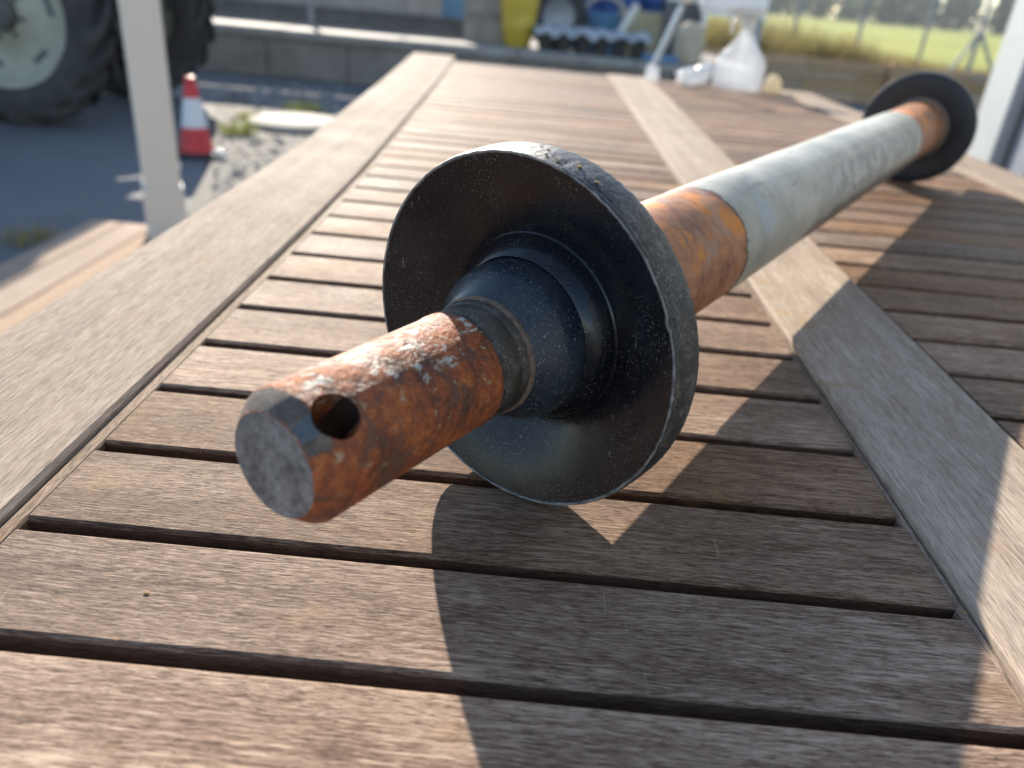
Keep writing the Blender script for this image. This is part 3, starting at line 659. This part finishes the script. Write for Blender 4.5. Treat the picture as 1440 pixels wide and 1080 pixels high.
# ================================================================ TRACTOR
RW, TW = 0.70, 0.40
tr = thing('tractor', 'old tractor with pale grey rims and lugged tyres parked in the yard', 'tractor', (-3.58, 6.3, 0.0), R(0))
def wheel(parent, loc, RW, TW, rimr, face=-1, lugs=18):
    w = obj('wheel', MB().lathe([(-TW*0.36,rimr),(-TW*0.46,rimr+0.04),(-TW*0.5,RW*0.80),(-TW*0.47,RW*0.90),(-TW*0.36,RW*0.91),(0,RW*0.915),(TW*0.36,RW*0.91),(TW*0.47,RW*0.90),(TW*0.5,RW*0.80),(TW*0.46,rimr+0.04),(TW*0.36,rimr)], 'Y', 64).mesh('wheel', 'tyre', 50), parent, loc)
    lm = MB()
    for k in range(lugs):
        for sd_ in (-1, 1):
            a0 = 2*PI*(k+(0.5 if sd_ > 0 else 0))/lugs
            vs = []
            for (u, yy, r0, r1) in ((0.0, 0.02, 0.90, 0.985), (0.17, 0.27, 0.895, 0.98), (0.30, 0.47, 0.86, 0.96), (0.335, 0.525, 0.77, 0.885)):
                for da, r in ((-0.056, r0), (-0.044, r1+0.03), (0.044, r1+0.03), (0.056, r0)):
                    a = a0+u+da; vs.append((math.sin(a)*RW*r, sd_*yy*TW, math.cos(a)*RW*r))
            fs = []
            for i in range(3):
                for j in range(3): fs.append((i*4+j, i*4+j+1, i*4+j+5, i*4+j+4))
            fs += [(0,1,2,3), (12,15,14,13)]
            lm.add(vs, fs)
    lm.build('tyre_lugs', 'tyre', w)
    f = face
    MB().lathe([(f*TW*0.37,rimr+0.012),(f*TW*0.40,rimr+0.004),(f*TW*0.38,rimr-0.02),(f*TW*0.27,rimr-0.035),(f*TW*0.20,rimr-0.07),(f*TW*0.16,rimr*0.55),(f*TW*0.20,rimr*0.42),(f*TW*0.24,rimr*0.36),(f*TW*0.24,0.0001)], 'Y', 56).build('rim', 'rim', w, 35)
    MB().lathe([(f*TW*0.23,rimr*0.27),(f*TW*0.36,rimr*0.25),(f*TW*0.40,rimr*0.18),(f*TW*0.40,0.0001)], 'Y', 32).build('hub_cap', 'hubdark', w, 35)
    for k in range(6):
        a = 2*PI*k/6+0.35; cx, cz = math.sin(a)*rimr*0.72, math.cos(a)*rimr*0.72
        MB().box(-0.06, 0.06, -0.006, 0.006, -0.02, 0.02, 0, 0.005).build('rim_slot', 'hubdark', w, loc=(cx, f*TW*0.185, cz), rot=(0, a, 0))
    for k in range(8):
        a = 2*PI*k/8+0.2
        MB().lathe([(f*TW*0.23,0.016),(f*TW*0.30,0.016),(f*TW*0.30,0.0001)], 'Y', 6).build('wheel_nut', 'hubdark', w, 20, (math.sin(a)*rimr*0.335, 0, math.cos(a)*rimr*0.335))
    return w
wheel(tr, (0, -0.82, RW), RW, TW, 0.455)
wheel(tr, (0.0, 0.75, RW), RW, TW, 0.455, 1)
wheel(tr, (-2.1, -0.62, 0.44), 0.44, 0.24, 0.25, -1, 18)
wheel(tr, (-2.1, 0.62, 0.44), 0.44, 0.24, 0.25, 1, 18)
MB().tube([(0,-0.75,RW),(0,0.7,RW)], 0.09, 16).build('rear_axle', 'hubdark', tr, True)
MB().tube([(-2.1,-0.58,0.44),(-2.1,0.58,0.44)], 0.05, 12).build('front_axle', 'hubdark', tr, True)
MB().box(-1.2, 0.32, -0.22, 0.22, 0.55, 1.05, 0, 0.05).build('gearbox', 'hubdark', tr)
MB().box(-2.5, -0.9, -0.26, 0.26, 0.75, 1.42, 0, 0.08).build('bonnet', 'tracbody', tr)
for sy in (-1, 1):
    fm = MB(); vs = []; fs = []
    for k in range(13):
        a = R(-80+k*12.5); 
        for yy in (0.30, 0.88):
            for r in (0.80, 0.815): vs.append((math.sin(a)*r, sy*yy, RW+math.cos(a)*r))
    for k in range(12):
        q = k*4; fs += [(q,q+2,q+6,q+4), (q+1,q+5,q+7,q+3), (q,q+4,q+5,q+1), (q+2,q+3,q+7,q+6)]
    fs += [(0,1,3,2), (48,50,51,49)]
    fm.add(vs, fs).build('fender', 'tracbody', tr)
MB().box(-0.75, 0.35, -0.55, 0.55, 2.25, 2.33, 0, 0.03).build('cab_roof', 'white', tr)
for (x, y) in ((-0.7,-0.5),(-0.7,0.5),(0.3,-0.5),(0.3,0.5)):
    MB().box(x-0.03, x+0.03, y-0.03, y+0.03, 1.0, 2.25).build('cab_pillar', 'darkmetal', tr)
MB().box(0.10, 0.58, -0.75, 0.75, 1.55, 1.95, 0, 0.03).build('shade_box', 'tracbody', tr)  # box added out of view to extend the tractor's shadow
for sy in (-0.3, 0.3): MB().tube([(0.2, sy, 0.95), (0.4, sy, 1.555)], 0.035, 10).build('shade_box_arm', 'hubdark', tr, True)  # arms added to carry that unseen box
MB().box(-0.25, 0.2, -0.24, 0.24, 1.05, 1.2, 0, 0.04).build('seat', 'rubber', tr)
MB().box(0.13, 0.22, -0.24, 0.24, 1.2, 1.6, 0, 0.04).build('seat_back', 'rubber', tr)

# ================================================================ ON THE PLATFORM
PZ = 0.496
# flatbed trailer behind the wall
tl = thing('flatbed_trailer', 'low grey steel flatbed trailer parked on the platform behind the low wall', 'trailer', (-3.2, 10.9, PZ))
MB().box(-3.5, 2.33, 0.075, 0.9, 0.16, 0.30).build('bed', 'darkmetal', tl)
MB().box(-3.5, 2.32, 0.02, 0.06, 0.02, 0.15).build('skirt_panel', 'darkmetal', tl)
MB().box(-3.5, 2.34, -0.02, 0.07, 0.152, 0.205, 0, 0.006).build('chassis_rail', 'darkmetal', tl)
MB().box(-3.5, 0.70, 0.02, 0.06, 0.207, 0.54).build('side_panel', 'greymetal', tl)
MB().box(1.78, 2.32, 0.02, 0.06, 0.207, 0.54).build('side_panel', 'bluel', tl)
MB().box(0.74, 1.74, 0.03, 0.05, 0.21, 0.54).build('tool_box_front', 'greymetal', tl)
for x in (0.70, 1.25, 1.74):
    MB().box(x, x+0.05, -0.01, 0.018, 0.207, 0.54).build('stanchion', 'greymetal', tl)
for x in (-2.9, -2.2):
    MB().lathe([(-0.1,0.06),(-0.1,0.19),(-0.07,0.22),(0.07,0.22),(0.1,0.19),(0.1,0.06)], 'Y', 32).build('wheel', 'rubber', tl, 40, (x, -0.13, 0.221))
rk = thing('shade_rack', 'added grey steel rack on the platform with unseen board shading the yard', 'rack', (-3.2, 10.15, PZ))  # added rack; its high board sits out of view to shade the yard
MB().box(-3.6, 2.2, -0.02, 0.02, 0.535, 1.06, 0, 0.006).build('shade_board', 'greymetal', rk)
for x in (-3.5, -1.6, 0.3):
    MB().box(x-0.025, x+0.025, 0.022, 0.07, 0.0, 1.06).build('upright', 'greymetal', rk)
MB().lathe([(0,0.0001),(0,0.05),(0.16,0.05),(0.18,0.03),(0.2,0.03)], 'Z', 20).build('placeholder', 'blue', None, 40)
o = bpy.data.objects['placeholder']; p = atz(362, 20, 0.506); o.name = 'blue_can'; o.location = (p.x, 9.6, 0.506)
tag(o, 'small blue can standing on the pale wall cap near the tractor', 'can')

p = aty(682, 56, 10.0)
pl = thing('stone_pillar', 'weathered square stone pillar between the trailer and the yellow drum', 'pillar', (p.x, 10.0, PZ))
for i in range(6):
    MB().box(-0.235+random.uniform(-.012,.012), 0.235+random.uniform(-.012,.012), -0.22+random.uniform(-.012,.012), 0.22, i*0.3+0.002, i*0.3+0.296, 0, 0.015).build('stone', 'stone', pl)
p = aty(727, 60, 9.75)
MBy = MB().lathe([(0.0,0.0001),(0.0,0.13),(0.02,0.15),(0.20,0.19),(0.23,0.20),(0.26,0.19),(0.46,0.215),(0.49,0.225),(0.52,0.215),(0.8,0.22),(0.84,0.2),(0.85,0.0001)], 'Z', 40)
b = thing('yellow_drum', 'yellow plastic drum beside the stone pillar', 'drum', (p.x, 9.75, PZ), 0)
MBy.build('body', 'yellow', b, 40)
MB().lathe([(0.845,0.05),(0.88,0.05),(0.88,0.0001)], 'Z', 20).build('bung', 'seam', b, 40, (0.1,0,0))

# tray of black pots under a plastic film
p0, p1 = aty(765, 76, 9.55), aty(895, 84, 9.55)
n = 6
for i in range(n):
    x = p0.x+(p1.x-p0.x)*i/(n-1)
    lab = ['leftmost black plant pot of the row under the plastic film', 'second black plant pot from the left under the plastic film', 'third black plant pot from the left under the plastic film', 'fourth black plant pot from the left under the plastic film', 'fifth black plant pot from the left under the plastic film', 'rightmost black plant pot of the row under the plastic film'][i]
    b = thing('plant_pot', lab, 'pot', (x, 9.55, PZ), 0, 'black pots under the film')
    MB().lathe([(0.0,0.0001),(0.0,0.07),(0.2,0.098),(0.2,0.108),(0.235,0.11),(0.235,0.098),(0.2,0.09),(0.19,0.0001)], 'Z', 28).build('body', 'rubber', b, 40)
fm = MB(); NX, NY = 60, 16; rg = random.Random(9)
xa, xb = p0.x-0.13, p1.x+0.12
for j in range(NY+1):
    for i in range(NX+1):
        u, v = i/NX, j/NY
        x = xa+(xb-xa)*u; y = 9.41+0.42*v
        ph = (u*(xb-xa)-0.13)/((p1.x-p0.x)/(n-1))
        sag = 0.05*(0.5-0.5*math.cos(2*PI*ph))
        z = 0.243-sag*(0.6+0.4*math.cos(v*6))+0.03*mn.noise(Vector((x*6, y*9, 2)))+0.015*mn.noise(Vector((x*21, y*21, 5)))+0.03
        if j == 0: z -= 0.05+0.05*abs(mn.noise(Vector((x*7, 0, 0))))
        if j == 1: z -= 0.01
        fm.v.append((x, y-0.02*(j == 0), PZ+z))
fm.f = [(j*(NX+1)+i, j*(NX+1)+i+1, (j+1)*(NX+1)+i+1, (j+1)*(NX+1)+i) for j in range(NY) for i in range(NX)]; fm.mi = [0]*len(fm.f)
o = fm.build('plastic_sheet', 'film', None, True); md = o.modifiers.new('thick', 'SOLIDIFY'); md.thickness = 0.004
tag(o, 'crinkled silvery plastic sheet draped over the row of black pots', 'plastic sheet')
# black tyre leaning behind
p = aty(783, 18, 10.05)
b = thing('spare_tyre', 'black spare tyre standing behind the plastic covered pots', 'tyre', (p.x, 10.05, PZ), R(20))
MB().lathe([(-0.08,0.2),(-0.1,0.26),(-0.095,0.33),(-0.06,0.36),(0.06,0.36),(0.095,0.33),(0.1,0.26),(0.08,0.2)], 'Y', 48).build('tread', 'rubber', b, 40, (0,0,0.361))
MB().lathe([(-0.03,0.0001),(-0.03,0.12),(-0.075,0.2),(0.075,0.2)], 'Y', 40).build('rim', 'greymetal', b, 40, (0,0,0.361))
# blue drums
for i, (px, yy, lab) in enumerate([(815, 10.75, 'left blue plastic drum behind the pots'), (868, 10.7, 'middle blue plastic drum behind the hose hoop'), (925, 10.8, 'right blue plastic drum behind the steel tool')]):
    p = aty(px, 40, yy)
    b = thing('blue_drum', lab, 'drum', (p.x, yy, PZ), i*0.6, 'blue drums on the platform')
    MB().lathe([(0.0,0.0001),(0.0,0.26),(0.03,0.285),(0.28,0.285),(0.30,0.298),(0.32,0.285),(0.58,0.285),(0.60,0.298),(0.62,0.285),(0.87,0.285),(0.9,0.26),(0.88,0.24),(0.88,0.0001)], 'Z', 44).build('body', 'blue', b, 40)
    MB().lathe([(0.878,0.035),(0.90,0.035),(0.90,0.0001)], 'Z', 16).build('bung', 'white', b, 40, (0.14,0,0))
# hoop and pale blue bucket
p = aty(848, 40, 10.15)
b = thing('blue_bucket', 'pale blue bucket with its tan handle raised behind the pots', 'bucket', (p.x, 10.2, PZ), 0)
MB().lathe([(0.0,0.0001),(0.0,0.17),(0.40,0.225),(0.41,0.235),(0.43,0.235),(0.43,0.22),(0.02,0.16),(0.02,0.0001)], 'Z', 40).build('body', 'bluel', b, 40)
MB().tube([(0.25*math.cos(a), 0, 0.40+0.21*math.sin(a)) for a in [PI*k/16 for k in range(17)]], 0.022, 10).build('handle', 'sand', b, True)
# white tube leaning and tan board
p = aty(873, 44, 9.85); q = aty(893, 12, 9.9)
b = MB().tube([p, p.lerp(q, 0.5), q+(q-p)*0.15], 0.045, 16).build('white_tube', 'white', None, 40); tag(b, 'short white plastic tube leaning on the tan board', 'tube')
p = aty(915, 60, 10.1)
b = thing('tan_board', 'tan plywood board leaning behind the row of pots', 'board', (p.x, 10.18, PZ), R(-6))
MB().box(-0.42, 0.36, -0.01, 0.01, 0.0, 0.50, 0, 0.003).build('panel', 'tan', b, rot=(R(-12),0,0))
p = aty(962, 92, 9.35)
bm = bmesh.new(); bmesh.ops.create_icosphere(bm, subdivisions=4, radius=1)
for v in bm.verts:
    k = 1+0.12*mn.noise(v.co*1.8)+0.05*mn.noise(v.co*5)
    sq = lambda q: math.copysign(abs(q)**0.7, q)
    v.co = Vector((sq(v.co.x)*0.17*k, sq(v.co.y)*0.15*k, max(0, 0.20+sq(v.co.z)*0.22*k)))
me = bpy.data.meshes.new('beige_sack'); bm.to_mesh(me); bm.free(); me.materials.append(M['sand']); me.polygons.foreach_set('use_smooth', [True]*len(me.polygons))
tag(obj('beige_sack', me, None, (p.x+0.05, 9.55, 0.506)), 'beige sack slumped on the platform left of the spray bottle', 'sack')
p = aty(927, 92, 9.3)
b = tag(MB().box(-0.2, 0.2, -0.08, 0.08, 0, 0.06, 0, 0.02).build('blue_tray', 'bluel', None, loc=(p.x, 9.38, 0.512)), 'flat blue plastic tray on the wall edge beside the steel tool', 'tray')

# white water tank on a steel stand
pa, pb = aty(985, 12, 9.9), aty(1075, 22, 9.9)
b = thing('water_tank', 'white plastic water tank on a grey steel stand behind the spray bottle', 'tank', ((pa.x+pb.x)/2, 10.1, PZ))
w2 = (pb.x-pa.x)/2; zb = pb.z-PZ
tk = MB().box(-w2, w2, -0.35, 0.35, zb, zb+0.8, 0, 0.06).build('tank', 'tankwhite', b)
MB().lathe([(0,0.1),(0.05,0.1),(0.05,0.0001)], 'Z', 24).build('lid', 'seam', tk, 40, (0,0,zb+0.80))
for (x, y) in ((-w2+0.05,-0.28),(w2-0.05,-0.28),(-w2+0.05,0.28),(w2-0.05,0.28)):
    MB().box(x-0.03, x+0.03, y-0.03, y+0.03, 0.004, zb-0.045).build('leg', 'galv', b)
MB().box(-w2, w2, -0.33, 0.33, zb-0.044, zb-0.002).build('stand_frame', 'galv', b)
MB().box(w2-0.13, w2-0.03, -0.36, -0.312, zb-0.42, zb-0.046, 0, 0.01).build('valve_plate', 'greymetal', b)
MB().tube([(w2-0.08,-0.345,zb-0.36),(w2-0.08,-0.42,zb-0.36),(w2-0.08,-0.44,zb-0.40)], 0.03, 12).build('tap', 'galv', b, True)
pa = aty(960, 15, 9.8)
b = thing('grey_cabinet', 'low grey metal cabinet left of the white water tank', 'cabinet', (pa.x+0.1, 10.35, PZ))
MB().box(-0.25, 0.25, -0.2, 0.2, 0.0, 0.62, 0, 0.015).build('body', 'darkmetal', b)
MB().box(-0.26, 0.26, -0.22, 0.21, 0.622, 0.70, 0, 0.012).build('top', 'galv', b)

# ================================================================ TIMBER WALL, FENCE, FIELD EDGE
tw = thing('timber_wall', 'low brown timber retaining wall between the yard and the dry grass', 'wall', (2.2, 12.25, 0.0))
rg = random.Random(4)
for r_ in range(4):
    x = 0.0-(0.8 if r_ % 2 else 0)
    while x < 16:
        L_ = 2.35
        MB().box(x+0.004, x+L_-0.004, rg.uniform(-0.012, 0.008), 0.12, 0.14*r_+0.002, 0.14*r_+0.136, 0, 0.008).build('board', 'timber', tw); x += L_
for i in range(7):
    MB().box(0.4+i*2.35, 0.5+i*2.35, -0.09, -0.016, 0, 0.60, 0, 0.008).build('stake', 'timber', tw)

fence = thing('wire_fence', 'thin grey steel mesh fence in front of the green field', 'fence', (2.6, 13.6, 0.42))
xs = []
for px, py in [(1113,60), (1200,80), (1290,96)]:
    p = aty(px, py, 13.6); xs.append(p.x-2.6)
dx = xs[1]-xs[0]; xs = [xs[0]-dx*k for k in (2,1)]+[xs[0], xs[1], xs[1]+dx]
for x in xs: MB().tube([(x,0,-0.3),(x,0,1.7)], 0.028, 10).build('post', 'greymetal', fence, True)
for k in range(9): MB().tube([(xs[0],0.03,0.05+k*0.19),(xs[-1]+1.2,0.03,0.05+k*0.19)], 0.0025, 5).build('wire', 'greymetal', fence)
wm = MB()
for k in range(90):
    x = xs[0]+(xs[-1]+1.2-xs[0])*k/89; wm.box(x-0.0015, x+0.0015, 0.031, 0.034, 0.03, 1.6)
tag(wm.build('mesh_wires', 'greymetal', fence), kind='stuff')
pt, pbm = aty(1386, 45, 12.6), aty(1365, 108, 12.6)
cp = thing('corner_post', 'grey steel corner post with two slanting braces at the field edge', 'fence post', (pbm.x, 12.75, 0.3))
jz = pt.z-0.3
MB().tube([(0,0,0),(0.0,0,jz+1.3)], 0.035, 12).build('post', 'greymetal', cp, True)
MB().tube([(0,-0.02,jz),(-0.42,-0.1,0.0)], 0.025, 10).build('brace', 'greymetal', cp, True)
MB().tube([(0,-0.02,jz),(0.40,-0.3,0.0)], 0.025, 10).build('brace', 'greymetal', cp, True)

rg = random.Random(21)
gm = MB()
for k in range(210):
    x = rg.uniform(2.3, 9); y = rg.uniform(12.6, 15.0)
    big = lerp(x, [(3.6, 1.15), (5.0, 0.75), (6.0, 0.4), (7.2, 0.25)])
    blades(gm, x, y, 0.40, 60, 0.28, 0.2*big, (0.66 if rg.random() < 0.35 else 0.5)*big, 0.007, rg)
tag(gm.build('dry_grass', 'drygrass'), 'tall dry yellow green grass along the field edge behind the timber wall', 'grass', kind='stuff')
gm = MB()
for (x, y) in [(rg.uniform(2.6, 5.6), rg.uniform(12.5, 13.2)) for k in range(24)]:
    blades(gm, x, y, 0.40, 34, 0.22, 0.1, 0.30, 0.009, rg)
tag(gm.build('brown_weeds', 'brushgrass'), 'rust brown dry weeds just behind the timber wall', 'weeds', kind='stuff')

# far wood
fo = MB(); rg = random.Random(31)
for k in range(420):
    a = rg.uniform(-0.25, 1.05); D = rg.uniform(225, 270)
    x, y = math.tan(a)*235+rg.uniform(-6, 6), D
    H = rg.uniform(10.5, 15)*(1.0 if x < 110 else max(0.62, 1-(x-110)/130))*(1.0)
    rw = rg.uniform(2.2, 3.8)
    fo.tube([(x,y,fz),(x,y,fz+H*0.55)], [0.25,0.12], 5, 1)
    for j in range(110):
        t = rg.random()**0.8; zz = H*(0.02+0.95*t); rr = rw*(1.05-t)**0.6*math.sqrt(rg.random())
        an = rg.uniform(0, 2*PI); c = Vector((x+math.cos(an)*rr, y+math.sin(an)*rr, fz+zz)); s_ = rg.uniform(0.5, 1.25)
        u = Vector((rg.uniform(-1,1), rg.uniform(-1,1), rg.uniform(-1,1))).normalized(); w_ = u.orthogonal().normalized()
        fo.add([c-u*s_, c-w_*s_*0.8, c+u*s_, c+w_*s_*0.8], [(0,1,2,3)])
o = fo.build('far_wood', ['pine', 'trunk']); tag(o, 'dark green line of trees on the far side of the field', 'wood', kind='stuff')

# ================================================================ HAZE over the yard and field
hz = MB().box(-700, 700, -400, 640, -1.3, 19.5).build('haze', 'white')
hm = bpy.data.materials.new('pale_haze'); hm.use_nodes = True; ht = hm.node_tree
ht.nodes.remove(ht.nodes['Principled BSDF'])
pv = ht.nodes.new('ShaderNodeVolumePrincipled'); pv.inputs['Color'].default_value = (0.85, 0.9, 0.95, 1); pv.inputs['Density'].default_value = 0.0004; pv.inputs['Anisotropy'].default_value = 0.35
ht.links.new(pv.outputs[0], ht.nodes['Material Output'].inputs['Volume'])
hz.data.materials.clear(); hz.data.materials.append(hm)
tag(hz, 'thin pale summer haze over the yard and the field', 'haze', kind='stuff')
